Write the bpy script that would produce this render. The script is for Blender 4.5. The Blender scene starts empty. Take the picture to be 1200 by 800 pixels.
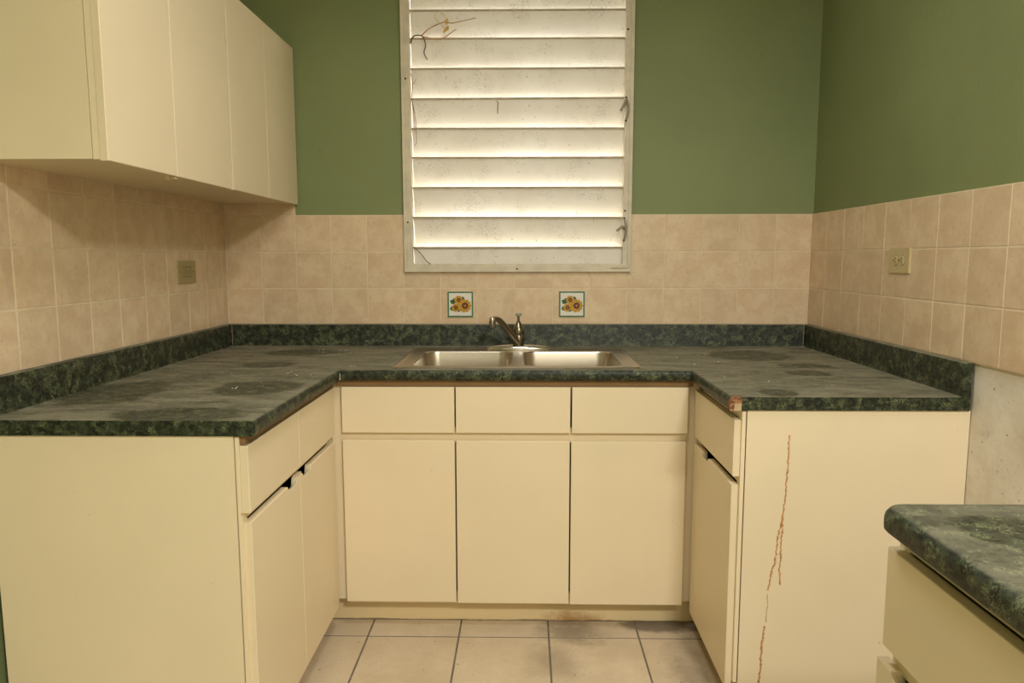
import bpy, bmesh, math, random
from mathutils import Vector, Matrix
random.seed(7)
S = bpy.context.scene
COL = S.collection

# ------------------------------------------------------------------ camera
cam_d = bpy.data.cameras.new('camera')
cam = bpy.data.objects.new('camera', cam_d)
COL.objects.link(cam)
PITCH, YAW, ROLL = .1161, -.0186, -.0013
fwd = Vector((math.sin(YAW)*math.cos(PITCH), math.cos(YAW)*math.cos(PITCH), -math.sin(PITCH)))
r0 = Vector((math.cos(YAW), -math.sin(YAW), 0)); u0 = r0.cross(fwd)
rr = math.cos(ROLL)*r0 + math.sin(ROLL)*u0
uu = -math.sin(ROLL)*r0 + math.cos(ROLL)*u0
CAM = Vector((.0394, -3.0045, 1.2826))
M = Matrix((rr, uu, -fwd)).transposed().to_4x4()
M.translation = CAM
cam.matrix_world = M
cam_d.sensor_width = 36.0
cam_d.lens = 838.45*36/1200
cam_d.clip_start = .02
S.camera = cam

# ------------------------------------------------------------------ light
w = bpy.data.worlds.new('overcast_sky'); S.world = w; w.use_nodes = True
bg = w.node_tree.nodes['Background']
bg.inputs['Color'].default_value = (1.0, .99, .97, 1)
bg.inputs['Strength'].default_value = 9.0

def area(name, loc, size, power, col, rot=(0, 0, 0), shape='DISK', size_y=None):
    d = bpy.data.lights.new(name, 'AREA'); d.shape = shape; d.size = size
    if size_y: d.size_y = size_y
    d.energy = power; d.color = col
    o = bpy.data.objects.new(name, d); o.location = loc; o.rotation_euler = rot
    COL.objects.link(o); return o
area('ceiling_lamp_light', (.05, -1.5, 2.52), .45, 13, (1.0, .985, .955))
area('back_fill_light', (.82, -3.5, 2.52), .45, 86, (1.0, .985, .955))  # unseen fill light added behind the camera to lift the ambient level

vs = S.view_settings
vs.view_transform = 'Standard'; vs.look = 'None'; vs.gamma = 1.0
vs.exposure = 0.0; vs.use_curve_mapping = False

# ------------------------------------------------------------------ node helpers
def srgb(r, g, b):
    f = lambda c: (c/255/12.92) if c/255 <= .04045 else ((c/255+.055)/1.055)**2.4
    return (f(r), f(g), f(b), 1)

class NT:
    def __init__(self, name):
        self.m = bpy.data.materials.new(name); self.m.use_nodes = True
        self.t = self.m.node_tree; self.b = self.t.nodes['Principled BSDF']
    def n(self, typ, **kw):
        o = self.t.nodes.new(typ)
        for k, v in kw.items():
            if k.startswith('i_'):
                key = k[2:]; key = int(key) if key.isdigit() else key
                self.put(o.inputs[key], v)
            else: setattr(o, k, v)
        return o
    def put(self, sock, v):
        if isinstance(v, bpy.types.NodeSocket): self.t.links.new(v, sock)
        else: sock.default_value = v
    def math(self, op, a, b=0.0, c=0.0, clamp=False):
        o = self.t.nodes.new('ShaderNodeMath'); o.operation = op; o.use_clamp = clamp
        self.put(o.inputs[0], a); self.put(o.inputs[1], b); self.put(o.inputs[2], c)
        return o.outputs[0]
    def mix(self, fac, a, b, blend='MIX'):
        o = self.t.nodes.new('ShaderNodeMix'); o.data_type = 'RGBA'; o.blend_type = blend
        self.put(o.inputs[0], fac); self.put(o.inputs[6], a); self.put(o.inputs[7], b)
        return o.outputs[2]
    def noise(self, vec, scale, detail=4, rough=.55, dist=0.0):
        o = self.t.nodes.new('ShaderNodeTexNoise')
        self.put(o.inputs['Vector'], vec); o.inputs['Scale'].default_value = scale
        o.inputs['Detail'].default_value = detail; o.inputs['Roughness'].default_value = rough
        o.inputs['Distortion'].default_value = dist
        return o.outputs['Fac']
    def ramp(self, fac, lo, hi):
        o = self.t.nodes.new('ShaderNodeMapRange'); o.interpolation_type = 'SMOOTHSTEP'
        self.put(o.inputs[0], fac); o.inputs[1].default_value = lo; o.inputs[2].default_value = hi
        return o.outputs[0]
    def pos(self): return self.t.nodes.new('ShaderNodeNewGeometry').outputs['Position']
    def objc(self): return self.t.nodes.new('ShaderNodeTexCoord').outputs['Object']
    def rnd(self): return self.t.nodes.new('ShaderNodeObjectInfo').outputs['Random']
    def nrm(self): return self.t.nodes.new('ShaderNodeNewGeometry').outputs['Normal']
    def sep(self, v):
        o = self.t.nodes.new('ShaderNodeSeparateXYZ'); self.put(o.inputs[0], v); return o.outputs
    def vadd(self, a, b):
        o = self.t.nodes.new('ShaderNodeVectorMath'); o.operation = 'ADD'
        self.put(o.inputs[0], a); self.put(o.inputs[1], b); return o.outputs[0]
    def comb(self, x, y, z):
        o = self.t.nodes.new('ShaderNodeCombineXYZ')
        for i, v in enumerate((x, y, z)): self.put(o.inputs[i], v)
        return o.outputs[0]
    def bump(self, h, strength=.2, dist=.002):
        o = self.t.nodes.new('ShaderNodeBump'); o.inputs['Strength'].default_value = strength
        o.inputs['Distance'].default_value = dist; self.put(o.inputs['Height'], h)
        self.put(self.b.inputs['Normal'], o.outputs[0])
    def out(self, col=None, rough=None, metal=None, spec=None, coat=None):
        B = self.b.inputs
        if col is not None: self.put(B['Base Color'], col)
        if rough is not None: self.put(B['Roughness'], rough)
        if metal is not None: self.put(B['Metallic'], metal)
        if spec is not None: self.put(B['Specular IOR Level'], spec)
        if coat is not None: self.put(B['Coat Weight'], coat)
        return self.m

def plain(name, col, rough=.5, metal=0.0, vary=.06, scale=12):
    t = NT(name); p = t.pos(); n = t.noise(p, scale)
    dark = tuple(c*(1-vary*2) for c in col[:3])+(1,)
    return t.out(t.mix(t.ramp(n, .35, .65), dark, col), rough, metal)

MT = {}
# cream laminate of the cabinets
def m_cream(name, col, dirt=.0):
    t = NT(name); p = t.pos()
    n = t.noise(p, 2.2, 3); g = t.noise(p, 420, 2)
    c = t.mix(t.ramp(n, .3, .7), tuple(x*.95 for x in col[:3])+(1,), col)
    c = t.mix(t.math('MULTIPLY', t.ramp(g, .45, .7), .10), c, tuple(x*.8 for x in col[:3])+(1,))
    sp = t.ramp(t.noise(p, 38, 2), .775, .80)
    c = t.mix(t.math('MULTIPLY', sp, .35), c, srgb(120, 85, 50))
    t.bump(g, .05, .0006)
    return t.out(c, .42, 0, .4)
MT['cream'] = m_cream('cream_laminate', srgb(231, 213, 178))
MT['cream_edge'] = m_cream('cream_edge_band', srgb(236, 217, 182))
MT['inside'] = plain('cabinet_inside_board', srgb(150, 118, 74), .7)
MT['toe'] = None

# green wall paint
def m_paint():
    t = NT('green_wall_paint'); p = t.pos()
    n = t.noise(p, 1.6, 4); f = t.noise(p, 150, 3)
    c = t.mix(t.ramp(n, .3, .7), srgb(124, 134, 88), srgb(133, 142, 95))
    sp = t.ramp(t.noise(p, 45, 1), .775, .80)
    c = t.mix(t.math('MULTIPLY', sp, .22), c, srgb(60, 64, 42))
    t.bump(f, .25, .0015)
    return t, c
t, c = m_paint(); MT['paint'] = t.out(c, .6, 0, .35)
def m_right_wall():
    t = NT('paint_over_bare_plaster'); p = t.pos(); z = t.sep(p)[2]
    n = t.noise(p, 1.6, 4); f = t.noise(p, 150, 3)
    g = t.mix(t.ramp(n, .3, .7), srgb(124, 134, 88), srgb(133, 142, 95))
    pl = t.mix(t.ramp(t.noise(p, 7, 5, .65), .35, .7), srgb(214, 202, 180), srgb(230, 221, 203))
    d = t.ramp(t.noise(t.vadd(p, (3.1, .4, .2)), 16, 6, .75), .56, .72)
    pl = t.mix(t.math('MULTIPLY', d, .32), pl, srgb(150, 120, 90))
    s = t.ramp(t.noise(p, 75, 2, .5), .69, .73)
    pl = t.mix(t.math('MULTIPLY', s, .75), pl, srgb(96, 66, 46))
    m = t.ramp(z, 1.02, 1.03)
    c = t.mix(m, pl, g)
    t.bump(t.noise(p, 60, 5, .7), .5, .004)
    return t.out(c, .75, 0, .3)
MT['wall_r'] = m_right_wall()
MT['ceiling'] = plain('white_ceiling_paint', srgb(226, 220, 205), .8, vary=.02)
MT['grout'] = plain('pale_wall_grout', srgb(228, 208, 176), .8, vary=.05, scale=25)

def m_tile(name, a, b, dark, rough=.3):
    t = NT(name); r = t.rnd(); o = t.objc()
    off = t.comb(t.math('MULTIPLY', r, 37.0), t.math('MULTIPLY', r, 91.0), t.math('MULTIPLY', r, 17.0))
    v = t.vadd(o, off)
    n = t.noise(v, 14, 5, .6); n2 = t.noise(v, 60, 4, .6)
    c = t.mix(t.ramp(n, .35, .68), a, b)
    c = t.mix(t.math('MULTIPLY', t.ramp(n2, .52, .75), .45), c, dark)
    sp = t.ramp(t.noise(v, 110, 2), .72, .76)
    c = t.mix(t.math('MULTIPLY', sp, .4), c, srgb(130, 85, 50))
    k = t.math('ADD', .94, t.math('MULTIPLY', r, .09))
    c = t.mix(1.0, c, t.comb(k, k, k), 'MULTIPLY')
    t.bump(n2, .08, .001)
    return t.out(c, rough, 0, .45)
MT['tile'] = m_tile('mottled_beige_tile', srgb(214, 185, 150), srgb(226, 202, 168), srgb(198, 164, 126))

def m_floor_tile():
    t = NT('beige_floor_tile'); r = t.rnd(); p = t.pos()
    n = t.noise(p, 6, 5, .65); n2 = t.noise(p, 90, 3)
    c = t.mix(t.ramp(n, .3, .7), srgb(196, 176, 146), srgb(210, 191, 162))
    c = t.mix(t.math('MULTIPLY', t.ramp(n2, .5, .75), .25), c, srgb(176, 154, 124))
    # grime washed out from under the sink cabinet
    x, y, z = t.sep(p)
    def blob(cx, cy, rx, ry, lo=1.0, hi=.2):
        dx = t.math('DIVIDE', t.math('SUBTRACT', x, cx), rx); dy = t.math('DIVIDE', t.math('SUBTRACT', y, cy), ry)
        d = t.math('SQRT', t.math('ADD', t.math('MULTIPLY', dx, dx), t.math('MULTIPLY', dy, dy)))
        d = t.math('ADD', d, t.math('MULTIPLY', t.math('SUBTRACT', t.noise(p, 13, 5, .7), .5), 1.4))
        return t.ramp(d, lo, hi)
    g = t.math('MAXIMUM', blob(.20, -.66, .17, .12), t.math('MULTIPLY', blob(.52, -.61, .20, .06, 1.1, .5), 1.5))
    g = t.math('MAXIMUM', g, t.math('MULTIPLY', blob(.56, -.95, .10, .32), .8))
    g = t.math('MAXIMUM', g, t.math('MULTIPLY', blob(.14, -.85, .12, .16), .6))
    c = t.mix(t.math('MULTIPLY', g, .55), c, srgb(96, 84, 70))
    sp = t.ramp(t.noise(p, 55, 2), .70, .74)
    c = t.mix(t.math('MULTIPLY', sp, .6), c, srgb(70, 58, 46))
    k = t.math('ADD', .96, t.math('MULTIPLY', r, .06))
    c = t.mix(1.0, c, t.comb(k, k, k), 'MULTIPLY')
    t.bump(n2, .08, .001)
    return t.out(c, .45, 0, .4)
MT['ftile'] = m_floor_tile()
MT['fgrout'] = plain('dark_floor_grout', srgb(118, 106, 92), .85, vary=.1, scale=20)

def m_toe():
    t = NT('cream_toe_kick_board'); p = t.pos(); x, y, z = t.sep(p)
    base = srgb(222, 200, 154)
    dx = t.math('DIVIDE', t.math('SUBTRACT', x, .21), .13); dz = t.math('DIVIDE', z, .045)
    d = t.math('SQRT', t.math('ADD', t.math('MULTIPLY', dx, dx), t.math('MULTIPLY', dz, dz)))
    d = t.math('ADD', d, t.math('MULTIPLY', t.math('SUBTRACT', t.noise(p, 18, 5, .7), .5), 1.6))
    c = t.mix(t.math('MULTIPLY', t.ramp(d, 1.1, .25), .8), base, srgb(166, 116, 62))
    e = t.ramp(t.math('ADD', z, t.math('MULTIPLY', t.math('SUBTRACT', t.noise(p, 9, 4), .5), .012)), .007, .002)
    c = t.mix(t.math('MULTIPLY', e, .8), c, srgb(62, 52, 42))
    return t.out(c, .5, 0, .35)
MT['toe'] = m_toe()

# green marbled laminate with a film of dust on what faces up
PATCH = [(-1.10, -1.08, .13, .20), (-.735, -.99, .13, .12), (-.78, -1.35, .16, .085), (-.86, -.55, .10, .07),
         (.885, -.30, .15, .15), (.735, -1.05, .055, .06), (.95, -.72, .08, .06), (.70, -2.06, .075, .062), (-.84, -.22, .16, .10),
         (1.0, -.55, .10, .05)]
def m_lam(name='green_marble_laminate', amount=1.0):
    t = NT(name); p = t.pos()
    a = t.noise(p, 60, 6, .72, .6); b = t.noise(t.vadd(p, (5.2, 1.3, 2.2)), 78, 5, .65, 1.2); b2 = t.noise(t.vadd(p, (9.2, 4.3, 1.2)), 40, 5, .6, 2.0)
    c = t.mix(t.ramp(a, .38, .64), srgb(19, 22, 14), srgb(60, 66, 47))
    for q, thin, k in ((b, .030, .85), (b2, .016, .9)):
        ridge = t.math('ABSOLUTE', t.math('SUBTRACT', q, .5))
        v = t.math('MULTIPLY', t.ramp(ridge, thin, .003), t.ramp(t.noise(p, 34, 3), .46, .62))
        c = t.mix(t.math('MULTIPLY', v, k), c, srgb(126, 132, 92))
    blk = t.ramp(t.noise(t.vadd(p, (1.7, 7.7, 3.1)), 70, 4, .6), .54, .66)
    c = t.mix(t.math('MULTIPLY', blk, .75), c, srgb(15, 19, 12))
    up = t.ramp(t.sep(t.nrm())[2], .75, .99)
    x, y, z = t.sep(p)
    lvl = t.noise(t.comb(t.math('MULTIPLY', x, 5.0), t.math('MULTIPLY', y, 15.0), z), 1.3, 6, .7)
    mask = None
    wob = t.math('MULTIPLY', t.math('SUBTRACT', t.noise(p, 10, 4, .6), .5), .8)
    for cx, cy, rx, ry in PATCH:
        dx = t.math('DIVIDE', t.math('SUBTRACT', x, cx), rx); dy = t.math('DIVIDE', t.math('SUBTRACT', y, cy), ry)
        d = t.math('ADD', t.math('SQRT', t.math('ADD', t.math('MULTIPLY', dx, dx), t.math('MULTIPLY', dy, dy))), wob)
        k = t.ramp(d, 1.10, .80)
        mask = k if mask is None else t.math('MAXIMUM', mask, k)
    f = t.math('MULTIPLY', up, t.math('ADD', .20*amount, t.math('MULTIPLY', t.ramp(lvl, .28, .72), .46*amount)))
    f = t.math('MULTIPLY', f, t.math('SUBTRACT', 1.0, t.math('MULTIPLY', mask, .72)))
    c = t.mix(f, c, srgb(160, 152, 128))
    sp = t.math('MULTIPLY', up, t.ramp(t.noise(p, 120, 2), .745, .77))
    c = t.mix(t.math('MULTIPLY', sp, .6), c, srgb(205, 200, 182))
    return t.out(c, t.math('ADD', .48, t.math('MULTIPLY', f, .25)), 0, .3)
MT['lam'] = m_lam()
MT['lam_near'] = m_lam('green_marble_laminate_wiped', .62)
MT['chip'] = None
def m_chip():
    t = NT('raw_particleboard'); p = t.pos()
    c = t.mix(t.ramp(t.noise(p, 160, 4, .7), .4, .62), srgb(80, 50, 32), srgb(168, 116, 74))
    t.bump(t.noise(p, 260, 4), .6, .002)
    return t.out(c, .8)
MT['chip'] = m_chip()
MT['under'] = plain('overhang_shade_brown', srgb(138, 106, 66), .75)  # brown with the shade below the counter overhang put into it
MT['core'] = plain('pale_fibreboard', srgb(188, 166, 124), .8)
MT['mud'] = plain('brown_mud', srgb(204, 150, 92), .9, vary=.2, scale=90)

def m_steel(name, col, rough):
    t = NT(name); p = t.pos(); n = t.noise(p, 40, 4, .6)
    c = t.mix(t.ramp(n, .3, .7), tuple(x*.95 for x in col[:3])+(1,), col)
    return t.out(c, t.math('ADD', rough, t.math('MULTIPLY', n, .05)), 1.0)
MT['steel'] = m_steel('brushed_steel', srgb(206, 196, 180), .27)
MT['chrome'] = m_steel('worn_chrome', srgb(200, 194, 182), .08)
MT['pewter'] = m_steel('tarnished_chrome', srgb(140, 130, 112), .22)
MT['knob'] = plain('greenish_plastic', srgb(150, 156, 132), .35)
MT['black'] = plain('black_void', srgb(20, 18, 15), .6)

def m_slat():
    t = NT('dirty_white_enamel'); p = t.pos()
    c = t.mix(t.ramp(t.noise(p, 5, 4), .3, .7), srgb(228, 221, 208), srgb(238, 232, 222))
    clus = t.ramp(t.noise(t.vadd(p, (2, 0, 1)), 9, 4, .6), .50, .66)
    d = t.math('MULTIPLY', clus, t.ramp(t.noise(p, 260, 3, .7), .53, .60))
    c = t.mix(t.math('MULTIPLY', d, .5), c, srgb(120, 112, 98))
    sp = t.ramp(t.noise(p, 85, 1), .735, .76)
    c = t.mix(t.math('MULTIPLY', sp, .5), c, srgb(112, 92, 70))
    return t.out(c, .3, 0, .5)
MT['slat'] = m_slat()
MT['lip'] = plain('dirty_slat_edge', srgb(176, 162, 136), .6, vary=.12, scale=30)
MT['frame'] = plain('off_white_frame_paint', srgb(216, 204, 178), .5, vary=.07, scale=18)
MT['caulk'] = plain('smeared_caulk', srgb(212, 198, 168), .6, vary=.08, scale=40)
MT['old_caulk'] = plain('old_caulk', srgb(150, 126, 98), .7)
MT['plate'] = plain('pale_handle_plate', srgb(232, 225, 208), .5)
MT['handle'] = plain('grey_handle_metal', srgb(160, 148, 124), .5, vary=.1, scale=60)
MT['ivory'] = plain('ivory_plastic', srgb(200, 181, 132), .4, vary=.04)
MT['ivory_l'] = plain('olive_ivory_plastic', srgb(172, 156, 104), .45, vary=.04)
MT['vine'] = plain('dried_vine_stem', srgb(186, 138, 90), .8, vary=.2, scale=60)
MT['vine_d'] = plain('dark_dried_stem', srgb(132, 102, 76), .8, vary=.2, scale=60)
MT['leafdry'] = plain('dried_yellow_leaf', srgb(214, 176, 96), .8, vary=.1, scale=60)
MT['white'] = plain('white_glaze', srgb(228, 222, 208), .2, vary=.02)
MT['border'] = plain('green_glaze', srgb(72, 118, 84), .25, vary=.1, scale=50)
MT['petal'] = plain('sunflower_yellow', srgb(214, 158, 40), .3, vary=.22, scale=150)
MT['seed'] = plain('sunflower_brown', srgb(78, 42, 26), .4, vary=.1, scale=200)
MT['seedmid'] = plain('sunflower_amber', srgb(176, 112, 36), .4, vary=.1, scale=200)
MT['leaf'] = plain('leaf_green', srgb(44, 104, 58), .3, vary=.2, scale=120)
MT['crumb'] = plain('pale_paint_crumb', srgb(222, 214, 196), .8)
MT['rubber'] = plain('ivory_rubber', srgb(214, 196, 160), .6)

# ------------------------------------------------------------------ mesh helpers
def link(name, me, mat, parent=None, loc=(0, 0, 0)):
    if mat is not None and not me.materials: me.materials.append(mat)
    o = bpy.data.objects.new(name, me); COL.objects.link(o)
    o.location = loc
    if parent is not None:
        o.parent = parent
        if parent.get('at') is not None: o.location = Vector(loc) - Vector(parent['at'])
    return o
def fin(name, bm, mat, parent=None, smooth=False, loc=(0, 0, 0), bevel=0, seg=2, angle=40):
    if bevel:
        es = [e for e in bm.edges if len(e.link_faces) == 2 and e.calc_face_angle(0) > .6]
        bmesh.ops.bevel(bm, geom=es, offset=bevel, segments=seg, affect='EDGES', profile=.5)
    bmesh.ops.recalc_face_normals(bm, faces=bm.faces)
    me = bpy.data.meshes.new(name); bm.to_mesh(me); bm.free()
    if smooth:
        for f in me.polygons: f.use_smooth = True
        try: me.set_sharp_from_angle(angle=math.radians(angle))
        except Exception: pass
    return link(name, me, mat, parent, loc)
def box(bm, x0, x1, y0, y1, z0, z1):
    v = [bm.verts.new((x, y, z)) for x in (x0, x1) for y in (y0, y1) for z in (z0, z1)]
    for f in ((0, 1, 3, 2), (4, 6, 7, 5), (0, 4, 5, 1), (2, 3, 7, 6), (0, 2, 6, 4), (1, 5, 7, 3)):
        bm.faces.new([v[i] for i in f])
def boxes(*bs):
    bm = bmesh.new()
    for b in bs: box(bm, *b)
    return bm
def thing(name, label, cat, at=(0, 0, 0), group=None, kind=None):
    o = bpy.data.objects.new(name, None); COL.objects.link(o); o.location = at
    o['at'] = list(at); o.empty_display_size = .05
    return tag(o, label, cat, group, kind)
def tag(o, label=None, cat=None, group=None, kind=None):
    if label: o['label'] = label
    if cat: o['category'] = cat
    if group: o['group'] = group
    if kind: o['kind'] = kind
    return o
def prism(bm, pa, pb):
    """closed solid between two matching polygons (lists of points)"""
    a = [bm.verts.new(p) for p in pa]; b = [bm.verts.new(p) for p in pb]; n = len(a)
    for i in range(n): bm.faces.new((a[i], a[(i+1) % n], b[(i+1) % n], b[i]))
    bm.faces.new(a); bm.faces.new(list(reversed(b)))
def tube(bm, pts, rad, n=8, cap=True):
    pts = [Vector(p) for p in pts]
    rad = rad if isinstance(rad, (list, tuple)) else [rad]*len(pts)
    prev = None; rings = []
    for i, p in enumerate(pts):
        tn = (pts[min(i+1, len(pts)-1)] - pts[max(i-1, 0)]).normalized()
        if prev is None:
            u = tn.orthogonal().normalized()
        else:
            u = (prev - tn*prev.dot(tn)).normalized()
        prev = u; v = tn.cross(u)
        rings.append([bm.verts.new(p + rad[i]*(math.cos(2*math.pi*k/n)*u + math.sin(2*math.pi*k/n)*v)) for k in range(n)])
    for a, b in zip(rings, rings[1:]):
        for k in range(n): bm.faces.new((a[k], a[(k+1) % n], b[(k+1) % n], b[k]))
    if cap:
        bm.faces.new(rings[0]); bm.faces.new(list(reversed(rings[-1])))
def lathe(bm, prof, c=(0, 0, 0), n=24, sx=1, sy=1):
    rings = []
    for r, z in prof:
        rings.append([bm.verts.new((c[0]+sx*r*math.cos(2*math.pi*k/n), c[1]+sy*r*math.sin(2*math.pi*k/n), c[2]+z)) for k in range(n)])
    for a, b in zip(rings, rings[1:]):
        for k in range(n): bm.faces.new((a[k], a[(k+1) % n], b[(k+1) % n], b[k]))
    bm.faces.new(rings[0]); bm.faces.new(list(reversed(rings[-1])))
def spline(pts, m=6):
    pts = [Vector(p) for p in pts]; out = []
    for i in range(len(pts)-1):
        p0 = pts[max(i-1, 0)]; p1 = pts[i]; p2 = pts[i+1]; p3 = pts[min(i+2, len(pts)-1)]
        for k in range(m):
            s = k/m
            out.append(.5*((2*p1)+(p2-p0)*s+(2*p0-5*p1+4*p2-p3)*s*s+(3*p1-p0-3*p2+p3)*s**3))
    out.append(pts[-1]); return out
def rrect(x0, x1, y0, y1, r, n=6):
    out = []
    for cx, cy, a0 in ((x1-r, y1-r, 0), (x0+r, y1-r, 90), (x0+r, y0+r, 180), (x1-r, y0+r, 270)):
        for k in range(n+1):
            a = math.radians(a0+90*k/n); out.append((cx+r*math.cos(a), cy+r*math.sin(a)))
    return out
def loft(bm, loops, cap0=False, cap1=False):
    L = [[bm.verts.new(p) for p in l] for l in loops]
    for a, b in zip(L, L[1:]):
        n = len(a)
        for k in range(n): bm.faces.new((a[k], a[(k+1) % n], b[(k+1) % n], b[k]))
    if cap0: bm.faces.new(L[0])
    if cap1: bm.faces.new(list(reversed(L[-1])))
    return L

# ------------------------------------------------------------------ room shell
XL, XR = -1.2192, 1.2192          # glazed faces of the side walls' tiles
T = .008                          # tile thickness
YF = -4.6                         # wall behind the camera
ZCEIL = 2.6
WX0, WX1, WZ0, WZ1 = -.448, .460, 1.240, 2.44   # window opening

floor = tag(fin('floor', boxes((XL-.2, XR+.2, YF-.2, .2, -.12, -.0010)), MT['fgrout']), kind='structure')
ceiling = tag(fin('ceiling', boxes((XL-.2, XR+.2, YF-.2, .2, ZCEIL, ZCEIL+.1)), MT['ceiling']), kind='structure')
wall_back = tag(fin('wall_back', boxes((XL-.2, WX0, T, T+.14, -.0025, ZCEIL), (WX1, XR+.2, T, T+.14, -.0025, ZCEIL),
                    (WX0, WX1, T, T+.14, -.0025, WZ0), (WX0, WX1, T, T+.14, WZ1, ZCEIL)), MT['paint']), kind='structure')
wall_left = tag(fin('wall_left', boxes((XL-T-.14, XL-T, YF, T, -.0025, ZCEIL)), MT['paint']), kind='structure')
wall_right = tag(fin('wall_right', boxes((XR+T, XR+T+.14, YF, T, -.0025, ZCEIL)), MT['wall_r']), kind='structure')
wall_front = tag(fin('wall_front', boxes((XL-.2, XR+.2, YF-.14, YF, -.0025, ZCEIL)), MT['ceiling']), kind='structure')

# tiles: shared meshes by size, each tile an object of its own
_tm = {}
def tile_mesh(wd, ht, th, mat, ins=.0016):
    key = (round(wd, 3), round(ht, 3), round(th, 4), mat.name)
    if key not in _tm:
        bm = bmesh.new(); a, b = wd/2, ht/2
        lo = [(-a, -b, 0), (a, -b, 0), (a, b, 0), (-a, b, 0)]
        md = [(-a, -b, th-ins), (a, -b, th-ins), (a, b, th-ins), (-a, b, th-ins)]
        hi = [(-a+ins, -b+ins, th), (a-ins, -b+ins, th), (a-ins, b-ins, th), (-a+ins, b-ins, th)]
        loft(bm, [lo, md, hi], True, True)
        bmesh.ops.recalc_face_normals(bm, faces=bm.faces)
        me = bpy.data.meshes.new('tile'); bm.to_mesh(me); bm.free(); me.materials.append(mat)
        _tm[key] = me
    return _tm[key]
def put_tile(parent, face, u0, u1, v0, v1, plane, mat, gap, th):
    """face 'y': wall facing -y, 'L': facing +x, 'R': facing -x, 'z': floor"""
    wd, ht = u1-u0-gap, v1-v0-gap
    if wd < .004 or ht < .004: return
    me = tile_mesh(wd, ht, th, mat, .0008 if face == 'z' else .0016)
    cu, cv = (u0+u1)/2, (v0+v1)/2; j = random.uniform(-.0004, .0004)
    if face == 'y': loc, rot = (cu, plane+th+j, cv), (math.pi/2, 0, 0)
    elif face == 'L': loc, rot = (plane-th+j, cu, cv), (math.pi/2, 0, math.pi/2)
    elif face == 'R': loc, rot = (plane+th+j, cu, cv), (math.pi/2, 0, -math.pi/2)
    else: loc, rot = (cu, cv, plane-th+j), (0, 0, 0)
    o = link('tile', me, None, parent, loc); o.rotation_euler = rot
ZB = 1.0065
ROWS = [ZB, 1.157, 1.309, 1.461]
BX = [-1.2172, -1.0675, -0.9198, -0.7723, -0.6216, -0.4675, -0.3149, -0.16, -0.0032, 0.1554, 0.3087, 0.4652, 0.6186, 0.7714, 0.9235, 1.0747, 1.2180]
FZ = 1.2285                       # bottom of the window frame
G = .0034
UZ = 1.5075                       # underside of the wall cabinets
fx0, fx1 = -.464, .476
for i in range(16):
    a, b = BX[i], BX[i+1]
    rows = [(ROWS[k], ROWS[k+1]) for k in range(3)]
    if i < 2: rows.append((ROWS[3], UZ+.004))
    for z0, z1 in rows:
        aa, bb = a, b
        if z1 > FZ and bb > fx0+.01 and aa < fx1-.012:
            if z0 >= FZ: continue
            z1 = FZ+.001
        put_tile(wall_back, 'y', aa, bb, z0, z1, 0, MT['tile'], G, .0075)
LY = [0, -.045]+[-.045-.152*k for k in range(1, 10)]
for a, b in zip(LY, LY[1:]):
    for z0, z1 in zip(ROWS+[], ROWS[1:]+[]): put_tile(wall_left, 'L', b, a, z0, z1, XL, MT['tile'], G, .0075)
    put_tile(wall_left, 'L', b, a, ROWS[3], UZ+.004, XL, MT['tile'], G, .0075)
for k in range(18):
    for z0, z1 in zip(ROWS, ROWS[1:]): put_tile(wall_right, 'R', -.1524*(k+1), -.1524*k, z0, z1, XR, MT['tile'], G, .0075)
g = .0011   # grout lies this far below the glaze
link_g = lambda n, b, p: fin(n, b, MT['grout'], p)
link_g('grout', boxes((XL-.004, fx0+.006, g, T+.001, ZB, 1.4612), (fx1-.006, XR+.004, g, T+.001, ZB, 1.4612),
                      (fx0+.006, fx1-.006, g, T+.001, ZB, FZ), (XL-.004, BX[2], g, T+.001, 1.461, UZ+.002)), wall_back)
link_g('grout', boxes((XL-T-.001, XL-g, LY[-1], 0, ZB, UZ+.002)), wall_left)
link_g('grout', boxes((XR+g, XR+T+.001, -.1524*18, 0, ZB, 1.4612)), wall_right)

# floor tiles
FX = [-1.227, -1.107]+[-1.107+.3053*k for k in range(1, 8)]+[1.227]
FX = [-1.227, -1.108, -.803, -.4975, -.1865, .1205, .427, .732, 1.037, 1.227]
FY = [.0, -.09]+[-.09-.305*k for k in range(1, 15)]+[YF]
for x0, x1 in zip(FX, FX[1:]):
    for y1, y0 in zip(FY, FY[1:]): put_tile(floor, 'z', x0, x1, y0, y1, 0, MT['ftile'], .0062, .0075)

# ------------------------------------------------------------------ window
win = tag(thing('window_1', None, None, (0, 0, WZ0)), kind='structure')
FT = 2.46
def frame_bar(x0, x1, z0, z1, y0=-.016, y1=.075):
    return fin('frame', boxes((x0, x1, y0, y1, z0, z1)), MT['frame'], win, bevel=.003)
bm = boxes((fx0, fx0+.014, -.016, .01, FZ-.003, FT), (fx0+.012, -.4305, -.010, .085, FZ-.003, FT)); fin('frame_jamb', bm, MT['frame'], win, bevel=.002)
bm = boxes((fx1-.014, fx1, -.016, .01, FZ-.003, FT), (.4425, fx1-.012, -.010, .085, FZ-.003, FT)); fin('frame_jamb', bm, MT['frame'], win, bevel=.002)
bm = boxes((fx0, fx1, -.018, .085, FZ-.003, 1.246), (fx0+.02, fx1-.02, -.006, .085, 1.244, 1.2585)); fin('frame_sill', bm, MT['frame'], win, bevel=.002)
fin('frame_head', boxes((fx0, fx1, -.016, .085, FT-.03, FT+.004)), MT['frame'], win, bevel=.002)
ZL = [1.3297, 1.4536, 1.5764, 1.698, 1.815, 1.9343, 2.0526, 2.1697, 2.2792, 2.40]
SX0, SX1 = -.4296, .4422
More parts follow.
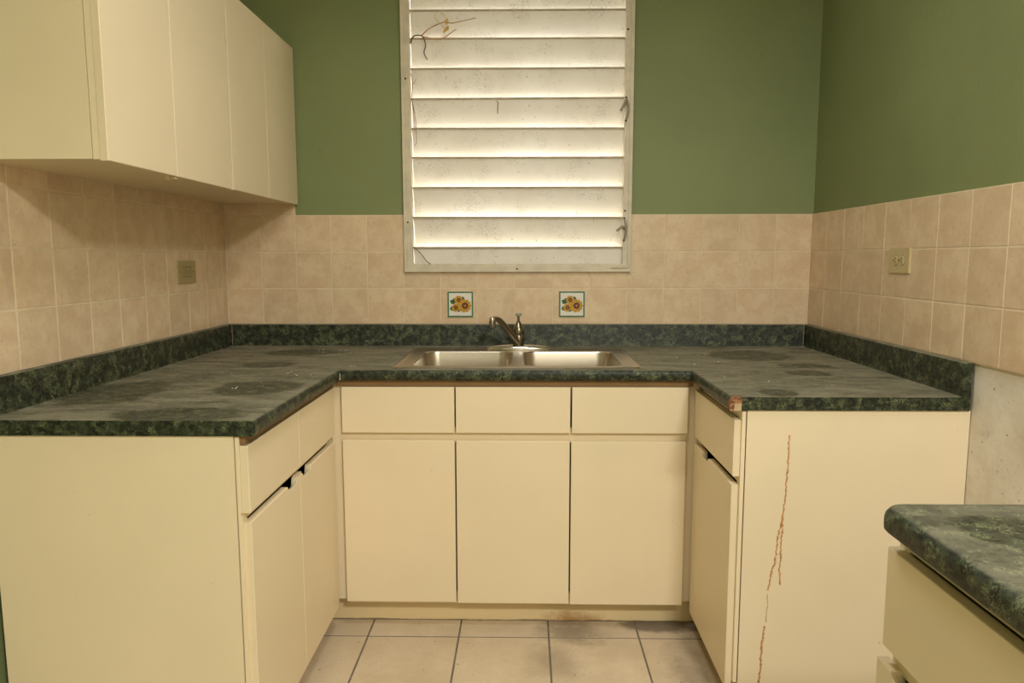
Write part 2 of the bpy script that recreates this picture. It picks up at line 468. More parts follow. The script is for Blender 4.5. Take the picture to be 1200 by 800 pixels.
for k in range(len(ZL)+1):
    zt = ZL[k] if k < len(ZL) else FT-.028
    zb = ZL[k-1]-.010 if k else 1.2572
    ob = .064-.0030*k
    bm = bmesh.new()
    n = 8; prof = []
    for i in range(n+1):
        s = i/n
        prof.append((.020+(ob-.020)*s+.006*math.sin(math.pi*s), zt-(zt-zb)*s))
    if k == 0: prof = [(.020+.010*i/n, zt-(zt-zb)*i/n) for i in range(n+1)]
    back = [(y+.0016, z) for y, z in reversed(prof)]
    poly = prof+back
    tilt = random.uniform(-.0012, .0012)
    prism(bm, [(SX0, y, z+tilt) for y, z in poly], [(SX1, y, z-tilt) for y, z in poly])
    o = fin('slat', bm, MT['slat'], win, smooth=True)
    bm = bmesh.new()
    zt2 = zt
    prism(bm, [(SX0, .0135, zt2-.0065+tilt), (SX0, .0225, zt2-.0065+tilt), (SX0, .0225, zt2+tilt), (SX0, .016, zt2+tilt), (SX0, .0135, zt2-.002+tilt)],
              [(SX1, .0135, zt2-.0065-tilt), (SX1, .0225, zt2-.0065-tilt), (SX1, .0225, zt2-tilt), (SX1, .016, zt2-tilt), (SX1, .0135, zt2-.002-tilt)])
    e = fin('slat_edge', bm, MT['lip'], win)
    e.parent = o; e.location = (0, 0, 0)
def operator(zc, lev):
    bm = boxes((.4405, .4515, -.014, -.0095, zc-.053, zc+.053))
    pl = fin('handle_plate', bm, MT['plate'], win, bevel=.0015)
    for dz in (-.046, .046):
        bm = bmesh.new(); tube(bm, [(.446, -.0185, zc+dz), (.446, -.012, zc+dz)], .0042, 10)
        s_ = fin('screw', bm, MT['black'], win); s_.parent = pl; s_.location = (0, 0, 0)
    bm = bmesh.new()
    tube(bm, spline([(.446, -.013, zc+.044), (.4515, -.024, zc+.022), (.4525, -.027, zc), (.4505, -.024, zc-.022), (.446, -.013, zc-.044)], 4), .0046, 8)
    h = fin('handle_bow', bm, MT['handle'], win, smooth=True); h.parent = pl; h.location = (0, 0, 0)
    bm = bmesh.new()
    tube(bm, lev, [.0055, .0065, .0050, .0062][:len(lev)], 8)
    h = fin('handle_lever', bm, MT['handle'], win, smooth=True); h.parent = pl; h.location = (0, 0, 0)
operator(1.879, [(.446, -.020, 1.915), (.437, -.036, 1.893), (.428, -.044, 1.880), (.421, -.046, 1.866)])
operator(1.3995, [(.446, -.020, 1.402), (.436, -.034, 1.409), (.425, -.042, 1.402), (.412, -.046, 1.392)])
for x, z in ((-.447, 2.005), (.450, 2.19), (.449, 1.475), (-.448, 1.43), (0.005, 1.238)):
    bm = bmesh.new(); tube(bm, [(x, -.0125 if z > 1.3 else -.0195, z), (x, -.005, z)], .004, 10)
    fin('screw', bm, MT['black'], win)
bm = bmesh.new()
tube(bm, spline([(.345, -.014, 1.238), (.40, -.0165, 1.2425), (.445, -.0175, 1.244), (.466, -.016, 1.247), (.470, -.012, 1.262)], 5), [.003]*5+[.006]*10+[.005]*6, 8)
fin('caulk_smear', bm, MT['caulk'], win, smooth=True)

# dried climber caught in the slats
def vine(label, strands, at):
    v = thing('dried_vine', label, 'dead vine', at)
    for nm, pts, r, m in strands:
        bm = bmesh.new(); P = spline(pts, 6)
        tube(bm, P, [r*(1.15-.5*i/len(P)) for i in range(len(P))], 6)
        fin(nm, bm, MT[m], v, smooth=True)
    return v
yv = .006
v1 = vine('dried brown vine tendrils with a yellow leaf scrap, across the upper slats',
    [('stem', [(-.428, .016, 2.150), (-.418, .002, 2.164), (-.404, -.004, 2.1736), (-.377, -.006, 2.1701), (-.3634, -.006, 2.137), (-.3708, -.004, 2.107), (-.3573, 0, 2.0804)], .0030, 'vine_d'),
     ('tendril', [(-.382, -.006, 2.170), (-.352, -.008, 2.196), (-.3174, -.01, 2.2126), (-.2863, -.01, 2.2222), (-.2554, -.01, 2.2187), (-.2209, -.01, 2.2251), (-.1589, -.01, 2.2378)], .0022, 'vine'),
     ('tendril', [(-.377, -.006, 2.1685), (-.332, -.008, 2.1599), (-.2905, -.009, 2.1629), (-.2627, -.01, 2.1792), (-.2384, -.01, 2.1956)], .0022, 'vine'),
     ('tendril', [(-.283, -.01, 2.190), (-.30, -.012, 2.215), (-.322, -.013, 2.237), (-.320, -.013, 2.255), (-.303, -.013, 2.2615), (-.286, -.012, 2.250), (-.276, -.011, 2.224), (-.282, -.01, 2.195)], .0012, 'leafdry')],
    (-.40, 0, 2.08))
bm = bmesh.new()
for pts in ([(-.287, -.0125, 2.228), (-.272, -.0135, 2.236), (-.268, -.0125, 2.218), (-.279, -.0125, 2.210)],
            [(-.278, -.012, 2.205), (-.268, -.0125, 2.209), (-.268, -.012, 2.192), (-.290, -.0115, 2.180), (-.292, -.012, 2.185)]):
    prism(bm, pts, [(x, y+.0012, z) for x, y, z in pts])
fin('dry_leaf', bm, MT['leafdry'], v1)
v2 = vine('thin dried vine strand hanging along the window jamb', [
     ('stem', [(-.427, .010, 2.03), (-.420, .004, 1.985), (-.424, .006, 1.93), (-.412, .003, 1.86), (-.409, .004, 1.80), (-.408, .004, 1.755), (-.418, .006, 1.742)], .0014, 'vine'),
     ('stem', [(-.426, .010, 1.93), (-.418, .004, 1.87), (-.416, .006, 1.80)], .0012, 'vine'),
     ('tendril', [(-.424, .006, 1.985), (-.412, .003, 1.995), (-.405, .003, 2.01)], .0012, 'vine')], (-.42, 0, 1.74))
bm = bmesh.new(); tube(bm, spline([(-.428, .008, 1.329), (-.40, -.002, 1.305), (-.372, -.008, 1.270), (-.355, -.012, 1.258)], 4), .0019, 6)
tag(fin('dry_twig', bm, MT['vine_d'], None, True), 'thin straight dry twig leaning in the window\'s lower corner', 'twig')
bm = bmesh.new(); tube(bm, spline([(-.080, .012, 1.918), (-.0735, .009, 1.915), (-.0735, .010, 1.893), (-.0745, .012, 1.87)], 4), [.0012]*6+[.0018]*7, 6)
tag(fin('dry_twig', bm, MT['vine_d'], None, True), 'tiny dark twig hanging from a slat edge mid-window', 'twig')

# ------------------------------------------------------------------ U-shaped countertop
ZC, TH = .914, .036
XC0, XC1, YC = -.578, .586, -.664
YEL, YER = -1.415, -1.118
BST = .0215
def run_profile(depth, back=True, bullnose=True):
    """(d, z): d = distance from the front edge towards the wall"""
    zb = ZC-TH
    p = [(.004, zb), (.0, zb+.006), (0, ZC-.014), (.0018, ZC-.007), (.006, ZC-.0022), (.013, ZC)]
    if back:
        p += [(depth-BST-.010, ZC), (depth-BST-.003, ZC+.003), (depth-BST, ZC+.010), (depth-BST, ZB-.007), (depth-BST+.002, ZB-.002), (depth-BST+.006, ZB), (depth-.0005, ZB), (depth-.0005, zb)]
    else: p += [(depth, ZC), (depth, zb)]
    return p
ct = thing('countertop', 'U-shaped dark green marbled laminate countertop with backsplash around the sink', 'countertop', (0, -.3, ZC-TH))
# left run, mitred into the back run
dl = XC0-XL
pf = run_profile(dl)
bm = bmesh.new()
prism(bm, [(XC0-d, YEL, z) for d, z in pf], [(XC0-d, min(YC+d, -.0006), z) for d, z in pf])
fin('counter_run', bm, MT['lam'], ct, smooth=True)
dr = XR-XC1
pf = run_profile(dr)
bm = bmesh.new()
prism(bm, [(XC1+d, YER, z) for d, z in pf], [(XC1+d, min(YC+d, -.0006), z) for d, z in pf])
fin('counter_run', bm, MT['lam'], ct, smooth=True)
db = -YC
HX0, HX1, HY0, HY1 = -.388, .410, -.602, -.165        # sink cut-out
def xl(d): return max(XC0-d, XL+.0006)
def xr(d): return min(XC1+d, XR-.0006)
bm = bmesh.new(); pf = run_profile(db)
prism(bm, [(xl(d), YC+d, z) for d, z in pf], [(HX0, YC+d, z) for d, z in pf])
prism(bm, [(HX1, YC+d, z) for d, z in pf], [(xr(d), YC+d, z) for d, z in pf])
pf = run_profile(HY0-YC, back=False)
prism(bm, [(HX0, YC+d, z) for d, z in pf], [(HX1, YC+d, z) for d, z in pf])
pf = run_profile(db)
pb = [(HY1-YC, ZC-TH), (HY1-YC, ZC)]+pf[6:]
prism(bm, [(HX0, YC+d, z) for d, z in pb], [(HX1, YC+d, z) for d, z in pb])
fin('counter_run', bm, MT['lam'], ct, smooth=True)
# caulk lines in the backsplash corners and the seam in the left inner corner
for x in (XL+BST, XR-BST):
    bm = bmesh.new(); tube(bm, [(x, -BST, ZC+.004), (x, -BST, ZB-.002)], .0016, 6)
    fin('caulk_line', bm, MT['old_caulk'], ct)
bm = bmesh.new(); box(bm, XC0-.0012, XC0+.0022, YC-.0006, YC+.003, ZC-TH+.002, ZC-.012)
fin('seam_filler', bm, MT['caulk'], ct)
# the laminate is torn off the nose of the right run: bare particleboard
bm = bmesh.new()
hx = .030
pp = [(XC1-.0015, ZC-TH-.001), (XC1-.0025, ZC-.012), (XC1+.004, ZC-.003), (XC1+.012, ZC+.0008), (XC1+hx, ZC+.0008), (XC1+hx, ZC-.015), (XC1+.012, ZC-.017), (XC1+.009, ZC-TH-.001)]
prism(bm, [(x, YER-.0028, z) for x, z in pp], [(x, YER+.012, z) for x, z in pp])
fin('bare_particleboard', bm, MT['chip'], ct)['label'] = 'bare orange-brown particleboard where the laminate is torn off'

bm = bmesh.new()
pp = [(XC1+.0085, ZC-TH-.0008), (XC1+.0115, ZC-.0165), (XC1+hx, ZC-.0145), (XC1+hx, ZC-TH-.0008)]
prism(bm, [(x, YER-.0018, z) for x, z in pp], [(x, YER+.010, z) for x, z in pp])
fin('bare_core', bm, MT['core'], ct)

# ------------------------------------------------------------------ cabinet fronts
def front(name, axis, plane, th, u0, u1, z0, z1, parent, notch=None, mat='cream'):
    """a door or drawer front: axis 'y' faces -y at y=plane, '+x' / '-x' face that way at x=plane.
    notch = (a, b, depth): finger pull cut into the top edge"""
    pts = [(u0, z0), (u1, z0), (u1, z1)]
    if notch:
        a, b, dp = notch
        pts += [(b, z1), (b-.006, z1-dp*.7), (b-.014, z1-dp), (a+.014, z1-dp), (a+.006, z1-dp*.7), (a, z1)]
    pts += [(u0, z1)]
    deep = [(u, z-.013 if (notch and z0 < z < z1-.001) else z) for u, z in pts]
    bm = bmesh.new(); s = {'y': 1, '+x': -1, '-x': 1}[axis]
    c = .0013
    cu, cz = (u0+u1)/2, (z0+z1)/2
    sh = lambda u, z: (cu+(u-cu)*(1-2*c/(u1-u0)), cz+(z-cz)*(1-2*c/(z1-z0)))
    P = lambda u, z, d: (u, plane+s*d, z) if axis == 'y' else (plane+s*d, u, z)
    loft(bm, [[P(*sh(u, z), 0) for u, z in pts], [P(u, z, c) for u, z in pts], [P(u, z, th) for u, z in deep]], True, True)
    return fin(name, bm, MT[mat], parent)

# --- sink cabinet
sc = thing('base_cabinet', 'cream sink base cabinet with three doors under the steel sink', 'cabinet', (0, -.3, 0))
yb = -.632
fin('face_frame', boxes((-.618, -.572, yb, yb+.018, .10, .872), (.574, .622, yb, yb+.018, .10, .872),
    (-.572, .574, yb, yb+.018, .846, .872), (-.572, .574, yb, yb+.018, .660, .712), (-.572, .574, yb, yb+.018, .086, .125)), MT['cream'], sc)
fin('toe_kick', boxes((-.68, .68, -.588, -.572, 0, .092)), MT['toe'], sc)
fin('bottom_panel', boxes((-.60, .60, yb+.018, -.02, .10, .116)), MT['inside'], sc)
fin('shade_strip', boxes((-.598, .600, -.644, -.632, .8562, ZC-TH-.0005)), MT['under'], sc)  # brown strip, shade under the counter's front edge is in its colour
yd = -.6505
for a, b in ((-.5785, -.1985), (-.1935, .1905), (.1965, .583)):
    front('drawer_front', 'y', yd, .0185, a, b, .6975, .8545, sc)
for (a, b), dz in zip(((-.5785, -.1985), (-.1935, .1895), (.1945, .5795)), (0, -.003, -.005)):
    front('door', 'y', yd, .0185, a, b, .0985+dz, .6715+dz*.6, sc)

# --- left base cabinet
lc = thing('base_cabinet', 'cream base cabinet beside the green wall, two drawers above two doors', 'cabinet', (-.92, -1.03, 0))
fin('side_panel', boxes((-1.2045, -.6316, -1.410, -1.394, 0, .877)), MT['cream'], lc, bevel=.0008, seg=1)
fin('face_frame', boxes((-.629, -.6195, -1.4075, -1.378, .10, .875), (-.629, -.6195, -1.378, -.640, .85, .875),
    (-.629, -.6195, -1.378, -.640, .674, .694), (-.629, -.6195, -1.378, -.640, .10, .125), (-.629, -.6195, -.690, -.634, .10, .875)), MT['cream_edge'], lc)
fin('toe_kick', boxes((-.69, -.676, -1.394, -.60, 0, .098)), MT['toe'], lc)
fin('bottom_panel', boxes((XL, -.629, -1.394, -.64, .10, .116)), MT['inside'], lc)
fin('shade_strip', boxes((-.6195, -.606, -1.4035, -.6445, .8552, ZC-TH-.0005)), MT['under'], lc)  # same brown strip on the left run, overhang shade painted in
sp = -1.036
front('drawer_front', '+x', -.6005, .0185, -1.4055, sp-.0008, .6925, .8535, lc)
front('drawer_front', '+x', -.6005, .0185, sp+.0008, -.664, .6925, .8535, lc)
front('door', '+x', -.6015, .0185, -1.4005, sp-.0008, .088, .6685, lc, (sp-.105, sp-.018, .012))
front('door', '+x', -.6015, .0185, sp+.0008, -.664, .088, .6685, lc, (sp+.022, sp+.105, .012))
fin('paint_drip', boxes((-.618, -.6025, sp-.017, sp+.016, .6665, .6755)), MT['rubber'], lc, bevel=.003)

# --- right base cabinet
rc = thing('base_cabinet', 'cream base cabinet with a brown mud trail down its side panel', 'cabinet', (.92, -.87, 0))
PY = -1.112
fin('side_panel', boxes((.6348, XR+.006, PY, PY+.016, 0, .877)), MT['cream'], rc, bevel=.0008, seg=1)
fin('face_frame', boxes((.622, .632, PY+.002, PY+.03, .10, .875), (.622, .632, PY+.03, -.640, .85, .875),
    (.622, .632, PY+.03, -.640, .674, .694), (.622, .632, PY+.03, -.640, .10, .125), (.622, .632, -.69, -.634, .10, .875)), MT['cream_edge'], rc)
fin('toe_kick', boxes((.678, .692, PY+.016, -.60, 0, .098)), MT['toe'], rc)
fin('bottom_panel', boxes((.632, XR, PY+.016, -.64, .10, .116)), MT['inside'], rc)
front('drawer_front', '-x', .603, .0185, -1.103, -.660, .6925, .8485, rc)
front('door', '-x', .603, .0185, -1.098, -.660, .076, .6675, rc, (-.845, -.765, .012))
def trail(pts, r):
    bm = bmesh.new(); rnd = random.Random(3)
    P = spline([(x, PY-.0005, z) for x, z in pts], 9)
    Q = [(p.x+rnd.uniform(-.0018, .0018), p.y, p.z) for p in P]
    n = 7; R = [r*rnd.uniform(.45, 1.25) for _ in P]
    tube(bm, Q, R, n)
    for v in bm.verts: v.co.y = PY+(v.co.y-PY)*.55
    return bm
fin('mud_trail', trail([(.7495, .81), (.7487, .77), (.7480, .72), (.7455, .66), (.7435, .62), (.740, .585), (.7325, .545), (.7290, .52), (.727, .48), (.7235, .45), (.7175, .43), (.715, .415), (.7085, .373)], .0024), MT['mud'], rc)
fin('mud_trail', trail([(.740, .585), (.741, .55), (.7385, .51), (.7395, .47), (.7375, .44), (.7405, .40), (.739, .388)], .0023), MT['mud'], rc)
fin('mud_trail', trail([(.7075, .36), (.7095, .335), (.7065, .30), (.708, .28)], .0010), MT['mud'], rc)
fin('mud_trail', trail([(.7035, .268), (.701, .24), (.697, .21), (.6985, .195), (.6955, .175), (.698, .16), (.695, .13), (.6935, .096), (.694, .05), (.692, .02)], .0030), MT['mud'], rc)

# --- cabinet and counter by the camera
XN, YN = .575, -1.938
nct = thing('countertop', 'dark green marbled laminate countertop with a rounded corner on the separate drawer cabinet', 'countertop', (.9, -2.5, ZC-TH))
def plan(ins):
    R = .034-ins*.6
    x0, y1 = XN+ins, YN-ins
    pts = [(XR, -3.30), (XR, y1)]
    for k in range(9):
        a = math.radians(90+90*k/8); pts.append((x0+R+R*math.cos(a), y1-R+R*math.sin(a)))
    pts.append((x0, -3.30)); return pts
bm = bmesh.new()
zb = ZC-TH-.002
loft(bm, [[(x, y, z) for x, y in plan(i)] for i, z in ((.02, zb), (.004, zb), (.0006, zb+.004), (0, zb+.010), (0, ZC-.018), (.0016, ZC-.010), (.0065, ZC-.003), (.014, ZC), (.03, ZC))], True, True)
fin('counter_run', bm, MT['lam_near'], nct, smooth=True)
nc = thing('base_cabinet', 'cream drawer cabinet under the separate rounded-corner countertop', 'cabinet', (.9, -2.5, 0))
fin('side_panel', boxes((.622, XR+.006, -1.966, -1.950, 0, zb)), MT['cream'], nc, bevel=.0008, seg=1)
fin('side_panel', boxes((.622, XR+.006, -3.29, -3.274, 0, zb)), MT['cream'], nc, bevel=.0008, seg=1)
fin('face_frame', boxes((.6165, .631, -1.966, -1.936, .10, zb), (.6165, .631, -3.28, -1.966, .845, zb), (.6165, .631, -3.28, -1.966, .648, .690),
    (.6165, .631, -3.28, -1.966, .10, .125), (.6165, .631, -3.28, -3.25, .10, zb), (.6165, .631, -2.64, -2.60, .10, zb)), MT['cream'], nc)
fin('toe_kick', boxes((.678, .692, -3.274, -1.96, 0, .098)), MT['toe'], nc)
fin('bottom_panel', boxes((.631, XR, -3.274, -1.966, .10, .116)), MT['inside'], nc)
for a, b in ((-2.615, -1.937), (-3.285, -2.62)):
    front('drawer_front', '-x', .598, .0185, a, b, .6825, .8415, nc)
for a, b, q in ((-2.275, -1.9235, -1.966), (-2.615, -2.280, -2.40), (-3.285, -2.62, -2.8)):
    front('door', '-x', .598, .0185, a, b, .088, .6545, nc, (q-.09, q, .012))

# ------------------------------------------------------------------ wall cabinets
UT, XD = 2.129, -.9065
def wall_cab(label, y0, y1, split, near, proud):
    w_ = thing('wall_cabinet', label, 'cabinet', (-1.06, (y0+y1)/2, UZ))
    fx = XD-.0185
    fin('carcass', boxes((XL-T+.0005, fx-.0178, y0, y0+.016, UZ, UT), (XL-T+.0005, fx-.0178, y1-.016, y1, UZ, UT),
        (XL-T+.0005, fx-.0178, y0+.016, y1-.016, UZ, UZ+.016), (XL-T+.0005, fx-.0178, y0+.016, y1-.016, UT-.016, UT), (XL-T+.0005, XL, y0+.016, y1-.016, UZ+.016, UT-.016)), MT['cream'], w_)
    fin('face_frame', boxes((fx-.0158, fx-.0008, y0+.0005, y0+.03, UZ-.001, UT), (fx-.0158, fx-.0008, y1-.03, y1, UZ-.001, UT),
        (fx-.0158, fx-.0008, y0+.03, y1-.03, UZ-.001, UZ+.03), (fx-.0158, fx-.0008, y0+.03, y1-.03, UT-.03, UT)), MT['cream_edge'], w_)
    front('door', '+x', XD+proud, .0185, y0+.0005, split-.0009, UZ-.004, UT, w_)
    front('door', '+x', XD+proud, .0185, split+.0009, y1-.002, UZ-.004, UT, w_)
    return w_
wa = wall_cab('cream two-door wall cabinet with its bare side panel showing', -1.362, -.672, -1.036, True, 0)
wb = wall_cab('cream two-door wall cabinet against the green window wall', -.6615, .0005, -.335, False, .0015)
bm = bmesh.new(); tube(bm, [(-.930, -1.045, UZ-.014), (-.930, -1.045, UZ+.002)], [.006, .0075], 10)
box(bm, -.934, -.912, -1.040, -1.024, UZ-.010, UZ-.002)
fin('door_catch', bm, MT['rubber'], wa)

# ------------------------------------------------------------------ sink
sk = thing('sink', 'stainless steel double-bowl drop-in sink set into the green counter', 'sink', (.01, -.36, ZC))
RX0, RX1, RY0, RY1 = -.414, .436, -.622, -.100
BO = [(-.358, -.008, -.578, -.178), (.028, .378, -.578, -.178)]
bm = bmesh.new()
ro = lambda i, z, r: [(x, y, z) for x, y in rrect(RX0+i, RX1-i, RY0+i, RY1-i, r, 6)]
L = loft(bm, [ro(0, ZC+.0004, .024), ro(.003, ZC+.0030, .022), ro(.008, ZC+.0042, .02), ro(.013, ZC+.0036, .018), ro(.018, ZC+.0016, .016), ro(.024, ZC+.0010, .014)])
edges = [bm.edges.get((L[-1][i], L[-1][(i+1) % len(L[-1])])) for i in range(len(L[-1]))]
zr = ZC+.0010
for b in BO:
    vv = [bm.verts.new((x, y, zr)) for x, y in rrect(*b, .055, 8)]
    edges += [bm.edges.new((vv[i], vv[(i+1) % len(vv)])) for i in range(len(vv))]
bmesh.ops.triangle_fill(bm, use_beauty=True, use_dissolve=False, edges=edges)
o = fin('sink_deck', bm, MT['steel'], sk, smooth=True, angle=30)
for b in BO:
    bm = bmesh.new()
    lp = lambda i, z, r: [(x, y, z) for x, y in rrect(b[0]+i, b[1]-i, b[2]+i, b[3]-i, r, 8)]
    loft(bm, [lp(0, zr, .055), lp(.0022, zr-.0006, .054), lp(.0045, zr-.0035, .053), lp(.006, zr-.009, .052), lp(.010, zr-.06, .05), lp(.016, zr-.125, .05), lp(.022, zr-.145, .05), lp(.034, zr-.158, .05), lp(.05, zr-.162, .05)], False, True)
    bw = fin('bowl', bm, MT['steel'], sk, smooth=True, angle=60)
    cx, cy = (b[0]+b[1])/2, (b[2]+b[3])/2
    bm = bmesh.new(); lathe(bm, [(.044, 0), (.044, .002), (.036, .003), (.030, -.0005), (.006, -.001), (.004, .006)], (cx, cy, zr-.162), 24)
    d = fin('drain', bm, MT['chrome'], sk, smooth=True); d.parent = bw; d.location = (0, 0, 0)

# ------------------------------------------------------------------ faucet
fa = thing('faucet', 'chrome single-lever kitchen faucet with angled spout behind the sink bowls', 'faucet', (.0125, -.151, ZC))
fxc, fyc, z0 = .0125, -.151, ZC+.0013
bm = bmesh.new(); lathe(bm, [(1.0, 0), (1.0, .005), (.985, .009), (.93, .013), (.8, .0175), (.55, .0215), (.25, .0235), (.05, .024)], (fxc, fyc, z0), 40, .131, .0255)
fin('base_plate', bm, MT['chrome'], fa, smooth=True, angle=50)
bm = bmesh.new(); lathe(bm, [(.020, .012), (.020, .030), (.023, .032), (.023, .056), (.0215, .060), (.0235, .066), (.0235, .080), (.021, .090), (.016, .101), (.010, .110), (.007, .116)], (fxc, fyc, z0), 24)
fin('body', bm, MT['pewter'], fa, smooth=True, angle=35)
bm = bmesh.new()
P = spline([(fxc-.004, fyc-.012, z0+.036), (fxc-.022, fyc-.026, z0+.058), (fxc-.048, fyc-.046, z0+.093), (fxc-.066, fyc-.060, z0+.117), (fxc-.080, fyc-.070, z0+.1285), (fxc-.094, fyc-.080, z0+.131), (fxc-.102, fyc-.086, z0+.127)], 5)
tube(bm, P, [.0135-.0035*i/(len(P)-1) for i in range(len(P))], 14)
so = fin('spout', bm, MT['pewter'], fa, smooth=True, angle=50)
bm = bmesh.new(); lathe(bm, [(.0085, .0385), (.0118, .034), (.0125, .026), (.0125, .006), (.0108, .004), (.0108, 0)], (fxc-.101, fyc-.085, z0+.1005), 18)
a_ = fin('aerator', bm, MT['chrome'], fa, smooth=True); a_.parent = so; a_.location = (0, 0, 0)
bm = bmesh.new(); tube(bm, [(fxc, fyc, z0+.100), (fxc, fyc-.006, z0+.122), (fxc, fyc-.012, z0+.140)], [.0065, .0045, .0055], 12)
lv = fin('lever', bm, MT['pewter'], fa, smooth=True)
bm = bmesh.new(); lathe(bm, [(.007, 0), (.0125, .003), (.0128, .009), (.0115, .012), (.004, .0128)], (fxc, fyc-.012, z0+.137), 8)
kb = fin('lever_knob', bm, MT['knob'], fa); kb.parent = lv; kb.location = (0, 0, 0)

# ------------------------------------------------------------------ picture tiles
def disc(bm, cx, cz, r, y, n=14, petals=0, amp=0.0, sx=1.0, rot=0.0, th=.0006):
    f, b = [], []
    for k in range(n):
        a = 2*math.pi*k/n+rot
        rr_ = r*(1+amp*math.cos(petals*a)) if petals else r
        x, z = cx+sx*rr_*math.cos(a), cz+rr_*math.sin(a)
        f.append((x, y, z)); b.append((x, y+th, z))
    prism(bm, f, b)
def leafp(bm, x, z, L_, W_, ang, y):
    f, b = [], []
    for u, v in ((0, 0), (.25, .42), (.6, .5), (1, 0), (.6, -.5), (.25, -.42)):
        px, pz = u*L_, v*W_
        X = x+px*math.cos(ang)-pz*math.sin(ang); Z = z+px*math.sin(ang)+pz*math.cos(ang)
        f.append((X, y, Z)); b.append((X, y+.0005, Z))
    prism(bm, f, b)
def picture_tile(cx, cz, label):
    p = thing('picture_tile', label, 'decorative tile', (cx, -.003, cz))
    h = .0545; y = -.0048
    fin('tile_body', boxes((cx-h, cx+h, y, .0, cz-h, cz+h)), MT['white'], p, bevel=.001, seg=1)
    e = .0068; yy = y-.0004
    fin('border', boxes((cx-h+.0006, cx+h-.0006, yy, y+.0003, cz+h-e, cz+h-.0006), (cx-h+.0006, cx+h-.0006, yy, y+.0003, cz-h+.0006, cz-h+e),
        (cx-h+.0006, cx-h+e, yy, y+.0003, cz-h+e, cz+h-e), (cx+h-e, cx+h-.0006, yy, y+.0003, cz-h+e, cz+h-e)), MT['border'], p)
    for lx, lz, ll, lw, an in ((-.020, .006, .026, .020, 2.75), (-.022, -.013, .024, .020, 3.5), (.016, .014, .022, .014, 2.0), (-.012, .010, .024, .015, 2.4), (-.004, -.018, .016, .012, 4.3), (.010, -.020, .014, .010, 5.0)):
        bm = bmesh.new(); leafp(bm, cx+lx, cz+lz, ll, lw, an, y-.0005)
        fin('leaf', bm, MT['leaf'], p)
    for i, (sx_, sz_, r) in enumerate(((-.007, .018, .0175), (-.019, -.014, .0165), (.019, -.006, .0265))):
        bm = bmesh.new(); disc(bm, cx+sx_, cz+sz_, r, y-.0008-.0003*i, 40, 11, .09)
        s_ = fin('sunflower', bm, MT['petal'], p)
        bm = bmesh.new(); disc(bm, cx+sx_+.001, cz+sz_, r*.50, y-.0012-.0003*i, 16)
        c_ = fin('flower_center', bm, MT['seed'], p); c_.parent = s_; c_.location = (0, 0, 0)
        bm = bmesh.new(); disc(bm, cx+sx_+.0012, cz+sz_, r*.24, y-.0015-.0003*i, 12)
        c_ = fin('flower_eye', bm, MT['seedmid'], p); c_.parent = s_; c_.location = (0, 0, 0)
picture_tile(-.2335, 1.0895, 'small green-bordered sunflower picture tile on the side the faucet spout points to')
picture_tile(.2345, 1.0900, 'small green-bordered sunflower picture tile on the side away from the faucet spout')

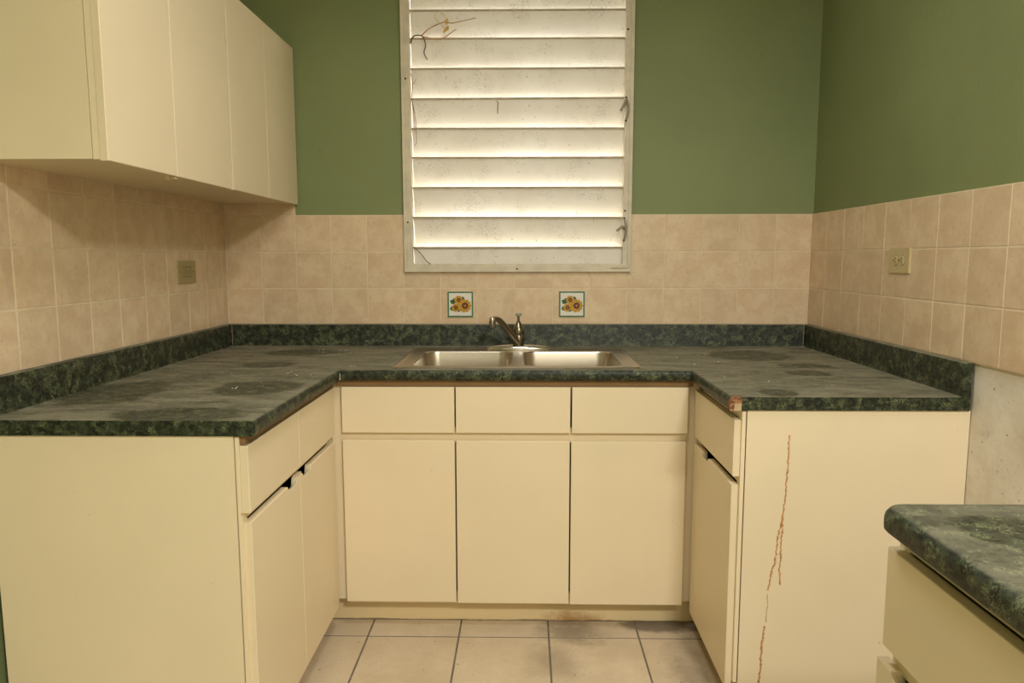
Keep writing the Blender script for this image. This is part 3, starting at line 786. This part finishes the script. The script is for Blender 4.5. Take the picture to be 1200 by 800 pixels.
# ------------------------------------------------------------------ outlets
def outlet(side, yc, zc, hw, hh, thick, mat, label, style):
    s = 1 if side == 'L' else -1
    X = XL if side == 'L' else XR
    o = thing('wall_outlet', label, 'outlet', (X, yc, zc))
    bx = lambda d0, d1, y0, y1, z0, z1: (min(X+s*d0, X+s*d1), max(X+s*d0, X+s*d1), y0, y1, z0, z1)
    fin('cover_plate', boxes(bx(-.0005, thick, yc-hw, yc+hw, zc-hh, zc+hh)), mat, o, bevel=.0025)
    if style == 'round':
        for dy in (-.0195, .0195):
            bm = bmesh.new(); n = 20; pa, pb = [], []
            for k in range(n):
                a = 2*math.pi*k/n
                yy = max(-.0135, min(.0135, .0165*math.cos(a))); zz = .0165*math.sin(a)
                pa.append((X+s*thick*.8, yc+dy+yy, zc+zz)); pb.append((X+s*(thick+.0022), yc+dy+yy*.94, zc+zz*.94))
            prism(bm, pa, pb); r = fin('receptacle', bm, mat, o)
            bm = boxes(bx(thick+.002, thick+.0026, yc+dy-.006, yc+dy+.001, zc+.005, zc+.0072), bx(thick+.002, thick+.0026, yc+dy-.006, yc+dy+.001, zc-.0072, zc-.005),
                       bx(thick+.002, thick+.0026, yc+dy+.004, yc+dy+.009, zc-.0025, zc+.0025))
            q = fin('slots', bm, MT['black'], o); q.parent = r; q.location = (0, 0, 0)
            bm = bmesh.new(); pa = [(x+s*.0004-s*.0017, yc+dy+(y-yc-dy)*1.10, zc+(z-zc)*1.10) for x, y, z in pb]
            pc = [(X+s*thick*.5, y, z) for x, y, z in pa]; prism(bm, [(X+s*(thick+.0003), y, z) for x, y, z in pa], pc)
            fin('receptacle_shadow_gap', bm, MT['black'], o)
    else:
        r = fin('receptacle', boxes(bx(thick*.5, thick+.0015, yc-.034, yc+.034, zc-.0165, zc+.0165)), mat, o, bevel=.0008, seg=1)
        fin('receptacle_shadow_gap', boxes(bx(thick*.5, thick+.0003, yc-.0352, yc+.0352, zc-.0182, zc+.0182)), MT['black'], o)
        for dy in (-.018, .018):
            sg = 1 if dy < 0 else -1
            bm = boxes(bx(thick+.001, thick+.002, yc+dy-.004-sg*.004, yc+dy+.002-sg*.004, zc+.0055, zc+.0085), bx(thick+.001, thick+.002, yc+dy-.004-sg*.004, yc+dy+.002-sg*.004, zc-.0085, zc-.0055),
                       bx(thick+.001, thick+.002, yc+dy+sg*.007-.003, yc+dy+sg*.007+.003, zc-.002, zc+.002))
            q = fin('slots', bm, MT['black'], o); q.parent = r; q.location = (0, 0, 0)
    for dy in (-.05, .05) if style != 'round' else (0,):
        bm = bmesh.new(); tube(bm, [(X+s*(thick-.001), yc+dy, zc), (X+s*(thick+.0008), yc+dy, zc)], .0028, 10)
        fin('screw', bm, MT['pewter'], o)
outlet('L', -.360, 1.233, .066, .041, .006, MT['ivory_l'], 'olive-ivory outlet with a rectangular socket under the wall cabinets', 'rect')
outlet('R', -.7205, 1.2735, .060, .0385, .007, MT['ivory'], 'ivory outlet with two round sockets, on the wall without cabinets', 'round')

# ------------------------------------------------------------------ crumbs of paint on the counter
rnd = random.Random(11)
spots = [(-.80, -.16), (-.76, -.22), (-.84, -.13), (-.70, -.15), (-.62, -.19), (-.66, -.24), (-.55, -.60), (-.70, -.72), (-.72, -.75), (-.66, -.78), (-.80, -1.0), (-.78, -1.02), (.70, -.30), (.63, -.55), (.66, -.80), (.72, -.45), (.62, -.35), (1.19, -.035), (1.187, -.03), (.80, -.88)]
for sx_, sy_ in spots:
    for j in range(rnd.randint(1, 2)):
        x = min(sx_+rnd.uniform(-.03, .03), 1.192); y = sy_+rnd.uniform(-.02, .02); r = rnd.uniform(.0012, .0028)
        n = 5; a0 = rnd.uniform(0, 6); bm = bmesh.new()
        pa = [(r*rnd.uniform(.6, 1.5)*math.cos(a0+6.283*k/n), r*rnd.uniform(.6, 1.3)*math.sin(a0+6.283*k/n), 0) for k in range(n)]
        prism(bm, pa, [(px*.9, py*.9, .0014) for px, py, _ in pa])
        tag(fin('paint_crumb', bm, MT['crumb'], None, loc=(x, y, ZC+.0002)), 'pale paint crumb lying on the dusty U-shaped countertop', 'crumb', 'paint crumbs on the counter')
for o in bpy.data.objects:
    if o.get('at') is not None: del o['at']
